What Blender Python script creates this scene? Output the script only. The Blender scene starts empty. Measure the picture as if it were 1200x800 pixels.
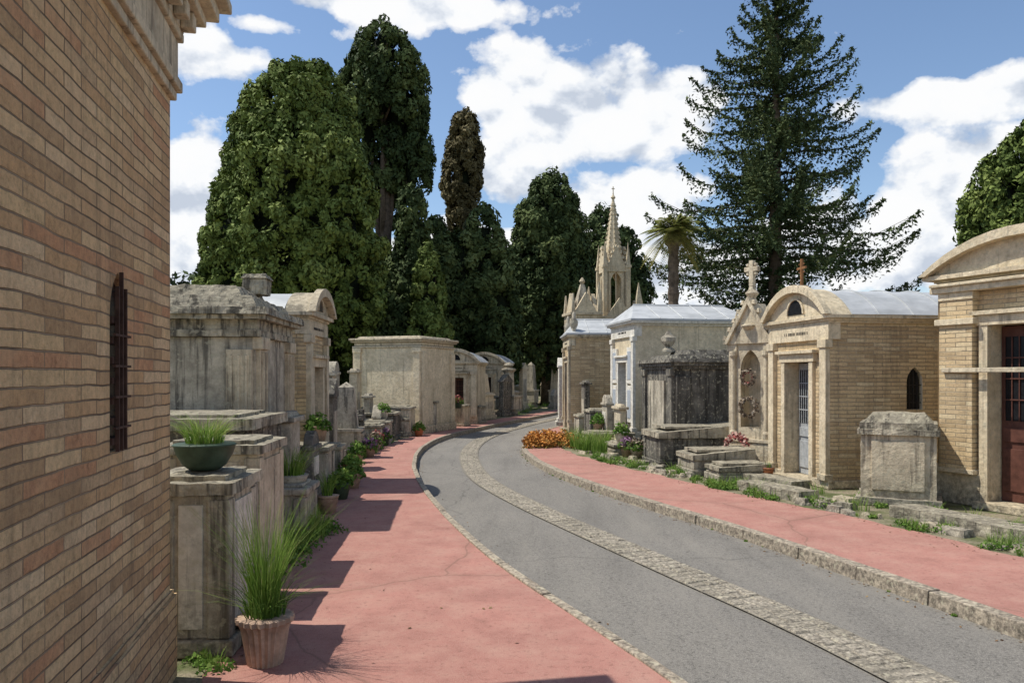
import bpy, math, random
import numpy as np
from mathutils import Matrix, Vector
random.seed(7); rng=np.random.default_rng(7)
scene=bpy.context.scene
scene.view_settings.view_transform='Standard'
scene.view_settings.look='None'
scene.view_settings.exposure=0
scene.view_settings.gamma=1

# ------------------------------------------------------------ node helpers
class NT:
    def __init__(s,tree): s.t=tree; s.n=tree.nodes; s.l=tree.links
    def node(s,typ,props=None,**inp):
        nd=s.n.new(typ)
        for k,v in (props or {}).items(): setattr(nd,k,v)
        for k,v in inp.items():
            sock=nd.inputs[k.replace('_',' ')]
            if isinstance(v,bpy.types.NodeSocket): s.l.new(v,sock)
            else: sock.default_value=v
        return nd
    def math(s,op,a,b=0.0,c=None,clamp=False):
        nd=s.n.new('ShaderNodeMath'); nd.operation=op; nd.use_clamp=clamp
        for i,v in enumerate((a,b) if c is None else (a,b,c)):
            if isinstance(v,bpy.types.NodeSocket): s.l.new(v,nd.inputs[i])
            else: nd.inputs[i].default_value=v
        return nd.outputs[0]
    def mix(s,f,a,b,mode='MIX'):
        nd=s.n.new('ShaderNodeMix'); nd.data_type='RGBA'; nd.blend_type=mode; nd.clamp_factor=True
        for sock,v in ((nd.inputs[0],f),(nd.inputs[6],a),(nd.inputs[7],b)):
            if isinstance(v,bpy.types.NodeSocket): s.l.new(v,sock)
            else: sock.default_value=v if not isinstance(v,tuple) else (v+(1,) if len(v)==3 else v)
        return nd.outputs[2]
    def ramp(s,f,stops,interp='LINEAR'):
        nd=s.n.new('ShaderNodeValToRGB'); nd.color_ramp.interpolation=interp
        el=nd.color_ramp.elements
        while len(el)<len(stops): el.new(0.5)
        for e,(p,c) in zip(el,stops):
            e.position=p; e.color=(c,c,c,1) if not isinstance(c,tuple) else c+(1,)
        s.l.new(f,nd.inputs[0]); return nd.outputs[0]
    def pos(s): return s.n.new('ShaderNodeNewGeometry').outputs['Position']
    def noise(s,vec,scale,detail=3,rough=.6,dist=0.0):
        return s.node('ShaderNodeTexNoise',None,Vector=vec,Scale=scale,Detail=detail,Roughness=rough,Distortion=dist).outputs[0]
    def scale(s,vec,v):
        nd=s.n.new('ShaderNodeVectorMath'); nd.operation='MULTIPLY'; s.l.new(vec,nd.inputs[0]); nd.inputs[1].default_value=v; return nd.outputs[0]
    def offs(s,vec,v):
        nd=s.n.new('ShaderNodeVectorMath'); nd.operation='ADD'; s.l.new(vec,nd.inputs[0]); nd.inputs[1].default_value=v; return nd.outputs[0]
def newmat(name):
    m=bpy.data.materials.new(name); m.use_nodes=True; t=NT(m.node_tree); t.n.clear()
    out=t.n.new('ShaderNodeOutputMaterial'); b=t.n.new('ShaderNodeBsdfPrincipled')
    t.l.new(b.outputs[0],out.inputs[0]); b.inputs['Specular IOR Level'].default_value=.2
    return m,t,b,out
def setc(t,b,c,rough=.85,bump=None,bs=.3,bd=.01):
    if isinstance(c,tuple): b.inputs['Base Color'].default_value=c+(1,)
    else: t.l.new(c,b.inputs['Base Color'])
    if isinstance(rough,(int,float)): b.inputs['Roughness'].default_value=rough
    else: t.l.new(rough,b.inputs['Roughness'])
    if bump is not None:
        bn=t.node('ShaderNodeBump',None,Height=bump,Strength=bs,Distance=bd)
        t.l.new(bn.outputs[0],b.inputs['Normal'])

def stone(name,light,dark,grime=.5,grimecol=(.05,.045,.038),top=.5,bs=.6,fine=14):
    m,t,b,o=newmat(name); P=t.pos()
    f=t.noise(P,fine,5,.75)
    mid=t.noise(P,2.6,5,.72)
    col=t.mix(t.ramp(mid,[(.38,0.),(.62,1.)]),light,dark)
    col=t.mix(.7,col,t.ramp(f,[(.25,(.42,.40,.37)),(.45,(.82,.81,.79)),(.62,(1.14,1.13,1.1))]),'MULTIPLY')
    st=t.noise(t.scale(P,(7,7,.45)),1.3,4,.7)
    g1=t.ramp(st,[(.58-.15*grime,0.),(.68-.11*grime,1.)])
    nz=t.node('ShaderNodeSeparateXYZ',None,Vector=t.n.new('ShaderNodeNewGeometry').outputs['Normal']).outputs[2]
    tp=t.math('MULTIPLY',t.ramp(nz,[(.2,0.),(.7,1.)]),top)
    tp=t.math('MULTIPLY',tp,t.ramp(mid,[(.4,1.),(.56,.1)]))
    z=t.node('ShaderNodeSeparateXYZ',None,Vector=P).outputs[2]
    zb=t.math('MULTIPLY',t.ramp(z,[(0.,.8),(.45,0.)]),t.ramp(f,[(.35,1.),(.65,.2)]))
    g=t.math('MULTIPLY',g1,min(1,.2+grime*.95))
    g=t.math('MAXIMUM',g,t.math('MULTIPLY',t.ramp(t.math('ADD',t.math('MULTIPLY',f,.5),t.math('MULTIPLY',mid,.5)),[(.50,0.),(.60,1.)]),grime*.65))
    g=t.math('MAXIMUM',g,tp); g=t.math('MAXIMUM',g,zb)
    col=t.mix(g,col,grimecol)
    li=t.ramp(t.noise(P,19,2,.5),[(.60,0.),(.65,1.)])
    col=t.mix(t.math('MULTIPLY',li,.5),col,(.50,.46,.34))
    setc(t,b,col,.92,f,bs,.03); return m
def brick(name,tones,mortar,bw=.30,rh=.062,grime=.3,ms=.006,bd=.008,bl=.5):
    m,t,b,o=newmat(name); P=t.pos()
    uv=t.n.new('ShaderNodeUVMap').outputs[0]
    wob=t.node('ShaderNodeTexNoise',None,Vector=uv,Scale=4.0,Detail=3.0)
    off=t.n.new('ShaderNodeVectorMath'); off.operation='MULTIPLY_ADD'; t.l.new(wob.outputs[1],off.inputs[0]); off.inputs[1].default_value=(.022,.022,0); t.l.new(uv,off.inputs[2])
    bt=t.node('ShaderNodeTexBrick',{'offset':.5},Vector=off.outputs[0],Scale=1.0,Color1=(0,0,0,1),Color2=(1,1,1,1),Mortar=(.5,.5,.5,1),Mortar_Size=ms,Mortar_Smooth=.5,Bias=0.0,Brick_Width=bw,Row_Height=rh)
    n=len(tones); col=t.ramp(bt.outputs[0],[(i/(n-1),c) for i,c in enumerate(tones)],'CONSTANT' if n>6 else 'LINEAR')
    fn=t.noise(P,30,5,.8); col=t.mix(.75,col,t.ramp(fn,[(.25,(.42,.39,.35)),(.48,(.92,.92,.9)),(.65,(1.2,1.2,1.15))]),'MULTIPLY')
    big=t.noise(P,1.7,4,.65); 
    av=tuple(sum(c[k] for c in tones)/n for k in range(3))
    col=t.mix(t.ramp(big,[(.42,0.),(.66,bl)]),col,tuple(min(.8,a*1.15) for a in av))
    col=t.mix(t.ramp(big,[(.30,.4),(.42,0.)]),col,tuple(a*.6 for a in av))
    mort=t.mix(t.ramp(big,[(.38,0.),(.6,1.)]),mortar,tuple(c*.5 for c in mortar))
    col=t.mix(bt.outputs[1],col,mort)
    st=t.noise(t.scale(P,(5,5,.45)),1.5,4,.7); g=t.math('MULTIPLY',t.ramp(st,[(.50,0.),(.68,1.)]),grime)
    z=t.node('ShaderNodeSeparateXYZ',None,Vector=P).outputs[2]
    g=t.math('MAXIMUM',g,t.math('MULTIPLY',t.ramp(z,[(0.,.7),(.6,0.)]),t.ramp(fn,[(.3,1.),(.65,.3)])))
    col=t.mix(g,col,(.10,.078,.058))
    h=t.math('ADD',t.math('MULTIPLY',bt.outputs[1],-1.0),t.math('MULTIPLY',fn,1.4))
    setc(t,b,col,.9,h,.9,bd); return m
def simple(name,c,rough=.6,var=.25,sc=15,metal=0,bs=.15):
    m,t,b,o=newmat(name); P=t.pos(); n=t.noise(P,sc,4,.65)
    col=t.mix(t.ramp(n,[(.3,0.),(.7,1.)]),tuple(x*(1-var) for x in c),tuple(min(1,x*(1+var)) for x in c))
    setc(t,b,col,rough,n,bs,.01); b.inputs['Metallic'].default_value=metal; return m
def foliage(name,stops,trans=.0):
    m,t,b,o=newmat(name)
    a=t.n.new('ShaderNodeAttribute'); a.attribute_name='var'
    P=t.pos(); f=t.math('ADD',a.outputs['Fac'],t.math('MULTIPLY',t.math('SUBTRACT',t.noise(P,.5,1),.5),.5))
    col=t.ramp(f,stops); setc(t,b,col,.75); b.inputs['Specular IOR Level'].default_value=.12
    if trans>0:
        tr=t.node('ShaderNodeBsdfTranslucent',None,Color=col); mx=t.n.new('ShaderNodeMixShader'); mx.inputs[0].default_value=trans
        t.l.new(b.outputs[0],mx.inputs[1]); t.l.new(tr.outputs[0],mx.inputs[2]); t.l.new(mx.outputs[0],o.inputs[0])
    return m

BR_L=brick('brick_tan',[(.74,.53,.29),(.62,.40,.21),(.78,.58,.35),(.50,.33,.18),(.68,.47,.26),(.60,.33,.18),(.76,.55,.31),(.62,.44,.26),(.70,.50,.28)],(.42,.31,.20),.34,.058,.32,.0045,.014,.5)
BR_R=brick('brick_beige',[(.64,.49,.29),(.54,.40,.24),(.68,.55,.35),(.46,.34,.20),(.62,.47,.28),(.56,.42,.25),(.66,.50,.30)],(.48,.40,.28),.28,.058,.33)
ST_L=stone('limestone_light',(.68,.59,.43),(.52,.44,.32),.40,top=.7)
ST_C=stone('limestone_cream',(.75,.64,.46),(.62,.52,.36),.18,top=.5)
ST_G=stone('stone_grey_weathered',(.58,.52,.41),(.37,.33,.26),.55,top=.7)
ST_M=stone('stone_mossy',(.56,.50,.38),(.31,.28,.21),.65,top=.7,bs=1.0,fine=9)
ST_D=stone('stone_dark_weathered',(.24,.22,.185),(.12,.113,.098),.75,top=.6)
ST_W=stone('stone_whitewashed',(.78,.75,.68),(.68,.64,.56),.12,top=.3)
MARB=stone('marble_white',(.72,.68,.59),(.60,.55,.47),.3,top=.4,bs=.25)
COBB=stone('granite_sett',(.54,.48,.39),(.38,.34,.27),.05,top=.0,bs=.4,fine=34)
KERB=stone('kerb_stone',(.56,.48,.37),(.44,.37,.29),.0,top=.0,bs=.4,fine=25)
IRON=simple('wrought_iron',(.03,.028,.026),.55,.4)
RUST=simple('door_paint_brown',(.11,.047,.034),.5,.35,9)
RUSTI=simple('rusty_iron',(.07,.04,.03),.8,.4,20)
GLASS=simple('dark_glass',(.015,.015,.017),.25,.3)
TERRA=simple('terracotta_weathered',(.38,.27,.20),.9,.35,12,bs=.4)
TERO=simple('terracotta_orange',(.48,.19,.09),.8,.2)
GPL=simple('green_plastic',(.06,.09,.06),.5,.35,8)
BPL=simple('black_plastic',(.02,.02,.02),.45)
SOIL=simple('soil',(.07,.05,.035),.95,.5,20,bs=.8)
GOLD=simple('rusted_cross',(.25,.12,.05),.6)
BLUE=simple('blue_grey_panel',(.38,.41,.44),.6,.15)
DGREY=simple('door_grey',(.35,.36,.36),.5)
BARK=simple('bark',(.12,.09,.065),.95,.5,6,bs=1.0)
TAR=simple('gutter_mortar',(.20,.18,.145),.95,.4,30)
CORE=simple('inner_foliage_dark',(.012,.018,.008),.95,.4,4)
ZN,t,b,o=newmat('zinc_roof'); n=t.noise(t.scale(t.pos(),(1,1,3)),2.2,4,.65)
setc(t,b,t.mix(t.ramp(n,[(.35,0.),(.65,1.)]),(.52,.53,.53),(.38,.39,.39)),.55,n,.15,.01); b.inputs['Metallic'].default_value=.2
# asphalt
ASPH,t,b,o=newmat('asphalt'); P=t.pos()
f=t.noise(P,170,2,.7); f2=t.noise(P,45,4,.75); big=t.noise(P,.6,4,.65); st=t.noise(t.scale(P,(2.0,.30,1)),1.2,5,.7)
col=t.mix(t.ramp(big,[(.3,0.),(.7,1.)]),(.185,.172,.153),(.140,.131,.118))
col=t.mix(t.ramp(f,[(.45,0.),(.70,.9)]),col,(.37,.345,.30))
col=t.mix(t.ramp(f2,[(.3,.8),(.5,0.)]),col,(.05,.047,.043))
col=t.mix(t.ramp(st,[(.50,0.),(.68,.4)]),col,(.26,.24,.205))
col=t.mix(t.ramp(st,[(.32,.28),(.46,0.)]),col,(.085,.08,.073))
dv=t.node('ShaderNodeTexNoise',None,Vector=P,Scale=1.3,Detail=3.0); av=t.n.new('ShaderNodeVectorMath'); av.operation='MULTIPLY_ADD'
t.l.new(dv.outputs[1],av.inputs[0]); av.inputs[1].default_value=(.8,.8,0); t.l.new(P,av.inputs[2])
vo=t.node('ShaderNodeTexVoronoi',{'feature':'DISTANCE_TO_EDGE'},Vector=av.outputs[0],Scale=.22).outputs[0]
col=t.mix(t.math('MULTIPLY',t.ramp(vo,[(.0,1.),(.0025,0.)]),.4),col,(.05,.05,.045))
setc(t,b,col,.9,t.math('ADD',f,f2),.7,.006)
# pink pavement
PINK,t,b,o=newmat('pink_pavement'); P=t.pos()
f=t.noise(P,150,3,.7); f2=t.noise(P,24,5,.78); big=t.noise(P,.8,5,.7); b2=t.noise(P,3.4,5,.7)
col=t.mix(t.ramp(big,[(.32,0.),(.68,1.)]),(.395,.180,.145),(.300,.138,.112))
col=t.mix(t.ramp(b2,[(.45,0.),(.70,.6)]),col,(.42,.250,.195))
col=t.mix(t.ramp(b2,[(.28,.6),(.45,0.)]),col,(.225,.100,.080))
col=t.mix(t.ramp(f,[(.48,0.),(.72,.75)]),col,(.49,.34,.275))
col=t.mix(t.ramp(f2,[(.28,.85),(.46,0.)]),col,(.155,.076,.06))
dv=t.node('ShaderNodeTexNoise',None,Vector=P,Scale=1.1,Detail=4.0); av=t.n.new('ShaderNodeVectorMath'); av.operation='MULTIPLY_ADD'
t.l.new(dv.outputs[1],av.inputs[0]); av.inputs[1].default_value=(.5,.5,0); t.l.new(P,av.inputs[2])
vo=t.node('ShaderNodeTexVoronoi',{'feature':'DISTANCE_TO_EDGE'},Vector=av.outputs[0],Scale=.26).outputs[0]
col=t.mix(t.math('MULTIPLY',t.ramp(vo,[(.0,1.),(.0025,0.)]),.5),col,(.13,.08,.06))
col=t.mix(t.math('MULTIPLY',t.ramp(vo,[(.0,1.),(.03,0.)]),.2),col,(.22,.13,.10))
setc(t,b,col,.9,t.math('ADD',f,f2),.5,.005)
# ground
GRD,t,b,o=newmat('ground_soil'); P=t.pos()
a1=t.noise(P,1.3,5,.7); f=t.noise(P,40,4,.7)
col=t.mix(t.ramp(a1,[(.42,0.),(.58,1.)]),(.32,.27,.19),(.11,.135,.05))
col=t.mix(t.ramp(f,[(.3,.7),(.6,0.)]),col,(.08,.07,.045))
setc(t,b,col,.95,f,1.0,.02)

F_CYP=foliage('foliage_cypress_light',[(.0,(.014,.022,.007)),(.32,(.068,.100,.023)),(.65,(.155,.200,.050)),(1.,(.26,.30,.090))])
F_CYD=foliage('foliage_cypress_dark',[(.0,(.010,.017,.008)),(.38,(.042,.065,.023)),(.72,(.105,.138,.048)),(1.,(.18,.21,.08))])
F_BRN=foliage('foliage_cypress_bronze',[(.0,(.025,.022,.011)),(.5,(.12,.10,.045)),(1.,(.24,.20,.10))])
F_SPR=foliage('foliage_spruce',[(.0,(.016,.027,.013)),(.5,(.052,.078,.030)),(1.,(.145,.17,.065))])
F_PAL=foliage('foliage_palm',[(.0,(.09,.12,.03)),(.5,(.24,.27,.08)),(1.,(.44,.38,.13))],.25)
F_GRS=foliage('grass_blades',[(.0,(.09,.17,.025)),(.5,(.20,.33,.06)),(.85,(.33,.43,.11)),(1.,(.42,.38,.18))],.3)
F_WEED=foliage('weed_leaves',[(.0,(.05,.11,.02)),(.6,(.14,.24,.045)),(1.,(.28,.34,.10))],.25)
F_RED=foliage('petals_red',[(.0,(.12,.05,.04)),(.6,(.34,.09,.08)),(1.,(.50,.34,.28))])
F_DRY=foliage('dried_flowers',[(.0,(.05,.045,.03)),(.5,(.18,.13,.09)),(1.,(.42,.36,.28))])
F_ORG=foliage('petals_orange',[(.0,(.08,.10,.02)),(.3,(.30,.15,.04)),(1.,(.66,.27,.06))])
F_PUR=foliage('petals_purple',[(.0,(.05,.09,.03)),(.5,(.26,.12,.24)),(1.,(.50,.30,.46))])
F_LIT=foliage('dry_leaf_litter',[(.0,(.06,.035,.02)),(.5,(.17,.10,.05)),(1.,(.30,.22,.12))])

# ------------------------------------------------------------ mesh helpers
def group(name,loc=(0,0,0),rot=0.0):
    e=bpy.data.objects.new(name,None); e.empty_display_size=.2
    e.location=loc; e.rotation_euler=(0,0,rot); scene.collection.objects.link(e); return e
def boxuv(me):
    uvl=me.uv_layers.new(name='UVMap')
    nl=len(me.loops); vi=np.empty(nl,np.int32); me.loops.foreach_get('vertex_index',vi)
    co=np.empty(len(me.vertices)*3,np.float32); me.vertices.foreach_get('co',co); co=co.reshape(-1,3)
    npo=len(me.polygons); nr=np.empty(npo*3,np.float32); me.polygons.foreach_get('normal',nr); nr=np.abs(nr.reshape(-1,3))
    lt=np.empty(npo,np.int32); me.polygons.foreach_get('loop_total',lt)
    ax=np.repeat(np.argmax(nr*np.array([1,1,.8]),1),lt); c=co[vi]
    u=np.where(ax==0,c[:,1],c[:,0]); v=np.where(ax==2,c[:,1],c[:,2])
    uvl.data.foreach_set('uv',np.stack([u,v],1).astype(np.float32).ravel())
class MB:
    def __init__(s): s.v=[];s.f=[];s.m=[];s.mats=[];s.X=Matrix.Identity(4)
    def mi(s,m):
        if m not in s.mats: s.mats.append(m)
        return s.mats.index(m)
    def add(s,vs,fs,m):
        k=len(s.v); s.v+= [tuple(s.X@Vector(p)) for p in vs]; i=s.mi(m)
        for f in fs: s.f.append([k+a for a in f]); s.m.append(i)
        return s
    def box(s,x0,x1,y0,y1,z0,z1,m,tx=0,ty=0):
        return s.add([(x0,y0,z0),(x1,y0,z0),(x1,y1,z0),(x0,y1,z0),(x0+tx,y0+ty,z1),(x1-tx,y0+ty,z1),(x1-tx,y1-ty,z1),(x0+tx,y1-ty,z1)],
              [(0,3,2,1),(4,5,6,7),(0,1,5,4),(1,2,6,5),(2,3,7,6),(3,0,4,7)],m)
    def bc(s,cx,cy,w,d,z0,z1,m,t=0): return s.box(cx-w/2,cx+w/2,cy-d/2,cy+d/2,z0,z1,m,t,t)
    def prism_y(s,prof,y0,y1,m):
        n=len(prof); vs=[(x,y0,z) for x,z in prof]+[(x,y1,z) for x,z in prof]
        fs=[tuple(range(n)),tuple(range(2*n-1,n-1,-1))]+[((i+1)%n,i,n+i,n+(i+1)%n) for i in range(n)]
        return s.add(vs,fs,m)
    def lathe(s,prof,cx,cy,m,n=16,flute=0):
        vs=[];fs=[];k=len(prof)
        for r,z in prof:
            for j in range(n):
                a=2*math.pi*j/n; rr=r*(1-(flute if j%2 else 0)); vs.append((cx+rr*math.cos(a),cy+rr*math.sin(a),z))
        for i in range(k-1):
            for j in range(n): fs.append((i*n+j,i*n+(j+1)%n,(i+1)*n+(j+1)%n,(i+1)*n+j))
        fs.append(tuple(range(n-1,-1,-1))); fs.append(tuple((k-1)*n+j for j in range(n)))
        return s.add(vs,fs,m)
    def tube(s,pts,rad,m,n=6):
        vs=[];fs=[];K=len(pts)
        for i,p in enumerate(pts):
            p=Vector(p); d=(Vector(pts[min(i+1,K-1)])-Vector(pts[max(i-1,0)])).normalized()
            a=d.cross(Vector((0,0,1)) if abs(d.z)<.9 else Vector((1,0,0))).normalized(); b=d.cross(a)
            r=rad[i] if isinstance(rad,(list,tuple)) else rad
            for j in range(n):
                th=2*math.pi*j/n; vs.append(tuple(p+a*r*math.cos(th)+b*r*math.sin(th)))
        for i in range(K-1):
            for j in range(n): fs.append((i*n+j,i*n+(j+1)%n,(i+1)*n+(j+1)%n,(i+1)*n+j))
        fs.append(tuple(range(n-1,-1,-1))); fs.append(tuple((K-1)*n+j for j in range(n)))
        return s.add(vs,fs,m)
    def archwall(s,x0,x1,z0,z1,y0,y1,ox0,ox1,oz0,ozs,kind,m,mr=None):
        mr=mr or m; c=(ox0+ox1)/2; w=ox1-ox0; pts=[]
        if kind=='flat': pts=[(ox0,ozs),(ox1,ozs)]
        elif kind=='round': pts=[(c-w/2*math.cos(a),ozs+w/2*math.sin(a)) for a in np.linspace(0,math.pi,13)]
        else:
            l=[(ox1-w*math.cos(a),ozs+w*math.sin(a)) for a in np.linspace(0,math.pi/3,7)]
            pts=l+[(2*c-x,z) for x,z in reversed(l[:-1])]
        Q=[[(x0,z0),(ox0,z0),(ox0,z1),(x0,z1)],[(ox1,z0),(x1,z0),(x1,z1),(ox1,z1)]]
        if oz0>z0+1e-4: Q.append([(ox0,z0),(ox1,z0),(ox1,oz0),(ox0,oz0)])
        for (a,b_),(c_,d) in zip(pts[:-1],pts[1:]): Q.append([(a,b_),(c_,d),(c_,z1),(a,z1)])
        for q in Q:
            s.add([(x,y0,z) for x,z in q],[(0,1,2,3)],m); s.add([(x,y1,z) for x,z in q],[(3,2,1,0)],m)
        s.add([(x0,y0,z0),(x0,y1,z0),(x0,y1,z1),(x0,y0,z1)],[(3,2,1,0)],m); s.add([(x1,y0,z0),(x1,y1,z0),(x1,y1,z1),(x1,y0,z1)],[(0,1,2,3)],m)
        s.add([(x0,y0,z1),(x1,y0,z1),(x1,y1,z1),(x0,y1,z1)],[(0,1,2,3)],m)
        R=[(ox0,oz0)]+pts+[(ox1,oz0)]
        for (a,b_),(c_,d) in zip(R[:-1],R[1:]): s.add([(a,y0,b_),(c_,y0,d),(c_,y1,d),(a,y1,b_)],[(0,1,2,3)],mr)
        if oz0>z0+1e-4: s.add([(ox0,y0,oz0),(ox1,y0,oz0),(ox1,y1,oz0),(ox0,y1,oz0)],[(0,1,2,3)],mr)
        return s
    def obj(s,name,parent=None,bevel=0.0,smooth=False,rough=0.0,lv=4):
        me=bpy.data.meshes.new(name); me.from_pydata(s.v,[],s.f); me.update()
        for m in s.mats: me.materials.append(m)
        me.polygons.foreach_set('material_index',s.m)
        if smooth: me.polygons.foreach_set('use_smooth',[True]*len(s.f))
        boxuv(me)
        ob=bpy.data.objects.new(name,me); scene.collection.objects.link(ob)
        if parent: ob.parent=parent
        if bevel>0:
            bv=ob.modifiers.new('bevel','BEVEL'); bv.width=bevel; bv.segments=2; bv.limit_method='ANGLE'; bv.angle_limit=math.radians(40)
        if rough>0:
            sd=ob.modifiers.new('sub','SUBSURF'); sd.subdivision_type='SIMPLE'; sd.levels=lv; sd.render_levels=lv
            dm=ob.modifiers.new('disp','DISPLACE'); dm.texture=ROUGHTEX; dm.strength=rough; dm.texture_coords='GLOBAL'; dm.mid_level=.5
        return ob
ROUGHTEX=bpy.data.textures.new('stone_roughness','CLOUDS'); ROUGHTEX.noise_scale=.12; ROUGHTEX.noise_depth=2
def arc(w,zs,rise,n=14):
    r=(w*w/4+rise*rise)/(2*rise); a0=math.asin(min(1,w/2/r)); 
    if rise>w/2: a0=math.pi-a0
    return [(r*math.sin(a),zs+rise-r+r*math.cos(a)) for a in np.linspace(a0,-a0,n)]
def quads_obj(name,V,var,mat,parent=None,nv=4):
    N=len(V)//nv; me=bpy.data.meshes.new(name)
    me.vertices.add(len(V)); me.vertices.foreach_set('co',np.asarray(V,np.float32).ravel())
    me.loops.add(N*nv); me.loops.foreach_set('vertex_index',np.arange(N*nv,dtype=np.int32))
    me.polygons.add(N); me.polygons.foreach_set('loop_start',np.arange(0,N*nv,nv,dtype=np.int32))
    me.update(calc_edges=True)
    at=me.attributes.new('var','FLOAT','FACE'); at.data.foreach_set('value',np.asarray(var,np.float32))
    me.materials.append(mat); ob=bpy.data.objects.new(name,me); scene.collection.objects.link(ob)
    if parent: ob.parent=parent
    return ob
def nrm(a): return a/np.maximum(np.linalg.norm(a,axis=1,keepdims=True),1e-6)
def leafV(P,Nn,size,asp=1.6,up=0.0):
    N=len(P); r=rng.normal(size=(N,3)); r[:,2]+=up
    b=nrm(r-Nn*np.sum(r*Nn,1,keepdims=True)); t_=np.cross(Nn,b)
    s=(size*rng.uniform(.6,1.3,N))[:,None]
    return np.stack([P-b*s*asp*.5,P+t_*s*.5,P+b*s*asp*.5,P-t_*s*.5],1).reshape(-1,3)
def blades(cx,cy,z,n,h,spread,lean=.35,w=.008):
    V=[];var=[]
    for i in range(n):
        a=random.uniform(0,2*math.pi); r=spread*math.sqrt(random.random()); hh=h*random.uniform(.45,1.1)
        bx=cx+r*math.cos(a)*.6; by=cy+r*math.sin(a)*.6; la=random.uniform(0,2*math.pi); L=hh*lean*random.uniform(.2,1.3)
        dx,dy=math.cos(la)*.5+math.cos(a)*.7,math.sin(la)*.5+math.sin(a)*.7; px,py=-math.sin(la)*w,math.cos(la)*w; vv=random.random()
        P=[]
        for k in range(4):
            q=k/3; P.append((bx+dx*L*q*q,by+dy*L*q*q,z+hh*(q-.18*q*q*lean*2),1-q*.9))
        for k in range(3):
            a0,a1=P[k],P[k+1]
            V+=[(a0[0]-px*a0[3],a0[1]-py*a0[3],a0[2]),(a0[0]+px*a0[3],a0[1]+py*a0[3],a0[2]),(a1[0]+px*a1[3],a1[1]+py*a1[3],a1[2]),(a1[0]-px*a1[3],a1[1]-py*a1[3],a1[2])]
            var.append(min(1,vv*.8+.2*k/2))
    return V,var
def blob_leaves(c,rad,n,size,seedvar=0):
    d=nrm(rng.normal(size=(n,3))); d[:,2]=np.abs(d[:,2])*1.0
    P=np.array(c)+d*np.array(rad)*(rng.random((n,1))**.4); Nn=nrm(d+.7*rng.normal(size=(n,3)))
    return leafV(P,Nn,size),np.clip(.5*rng.random(n)+.4*d[:,2]+seedvar,0,1)

# ------------------------------------------------------------ camera, light, sky
cam=bpy.data.cameras.new('camera'); co=bpy.data.objects.new('camera',cam); scene.collection.objects.link(co)
co.location=(0,0,1.65); co.rotation_euler=(math.radians(90),0,0); cam.lens=27; cam.sensor_width=36; cam.shift_y=40/1200
cam.clip_end=2000; cam.clip_start=.05; scene.camera=co
EL=60
sun=bpy.data.lights.new('sun','SUN'); sun.energy=5.0; sun.angle=math.radians(.5); sun.color=(1,.95,.86)
so=bpy.data.objects.new('sun',sun); scene.collection.objects.link(so); so.location=(-20,3,40)
SY=-.13
dv_=Vector((math.cos(math.radians(EL))*.99,SY*math.cos(math.radians(EL)),-math.sin(math.radians(EL))))
so.rotation_euler=dv_.to_track_quat('-Z','Y').to_euler()
w=bpy.data.worlds.new('World'); scene.world=w; w.use_nodes=True; t=NT(w.node_tree); t.n.clear()
sky=t.n.new('ShaderNodeTexSky'); sky.sky_type='NISHITA'; sky.sun_disc=False; sky.sun_elevation=math.radians(EL); sky.sun_rotation=math.radians(277)
sky.air_density=1.0; sky.dust_density=.3; sky.ozone_density=2.2
bg=t.node('ShaderNodeBackground',None,Color=sky.outputs[0],Strength=.15)
D=t.n.new('ShaderNodeTexCoord').outputs['Generated']; sp=t.node('ShaderNodeSeparateXYZ',None,Vector=D)
az=t.math('ARCTAN2',sp.outputs[0],sp.outputs[1]); el=t.math('ARCSINE',sp.outputs[2])
tot=None
for px,py,sx,sy,am in [(620,120,75,50,1.0),(700,140,95,60,1.05),(780,130,60,45,.95),(610,200,60,50,.95),(700,240,110,50,1.0),(1080,122,90,24,.85),(1170,110,80,24,.9),(1120,220,120,50,1.05),(1060,290,190,45,1.05),
    (235,62,50,26,.75),(222,230,50,70,1.0),(460,6,140,18,.95),(550,300,120,45,.9),(330,30,60,12,.6),(760,320,240,50,1.05),(200,310,80,50,1.0)]:
    a=math.atan((px-600)/900); e=math.atan((440-py)/900*math.cos(a))
    d1=t.math('MULTIPLY',t.math('SUBTRACT',az,a),900/sx); d2=t.math('MULTIPLY',t.math('SUBTRACT',el,e),900/sy)
    g=t.math('MULTIPLY',t.math('EXPONENT',t.math('MULTIPLY',t.math('MULTIPLY_ADD',d1,d1,t.math('MULTIPLY',d2,d2)),-.8)),am)
    tot=g if tot is None else t.math('MAXIMUM',tot,g)
V=t.scale(D,(1,1,1.4))
behind=t.math('MULTIPLY',t.ramp(t.noise(V,1.6,2),[(.45,0.),(.7,1.)]),t.ramp(sp.outputs[1],[(.2,1.),(.5,0.)]))
tot=t.math('MAXIMUM',tot,behind)
n1=t.noise(V,7.0,6,.60,.1); vo=t.node('ShaderNodeTexVoronoi',{'feature':'F1'},Vector=V,Scale=17.0).outputs[0]
n1=t.math('SUBTRACT',t.math('ADD',n1,.12),t.math('MULTIPLY',vo,.27))
V2=t.offs(V,(-.012,0,.03))
n1b=t.noise(V2,7.0,5,.60,.1); vob=t.node('ShaderNodeTexVoronoi',{'feature':'F1'},Vector=V2,Scale=17.0).outputs[0]
n1b=t.math('SUBTRACT',t.math('ADD',n1b,.12),t.math('MULTIPLY',vob,.27))
dens=t.math('ADD',t.math('MULTIPLY',tot,.84),t.math('MULTIPLY',t.math('SUBTRACT',n1,.5),1.55))
mask=t.ramp(dens,[(.31,0.),(.37,.5),(.48,.98)])
rel=t.math('ADD',t.math('MULTIPLY',t.math('SUBTRACT',n1,n1b),2.4),.55)
thick=t.math('MULTIPLY',t.math('SUBTRACT',t.noise(t.scale(D,(1,1,2.2)),5,3,.6),.5),1.0)
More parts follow.
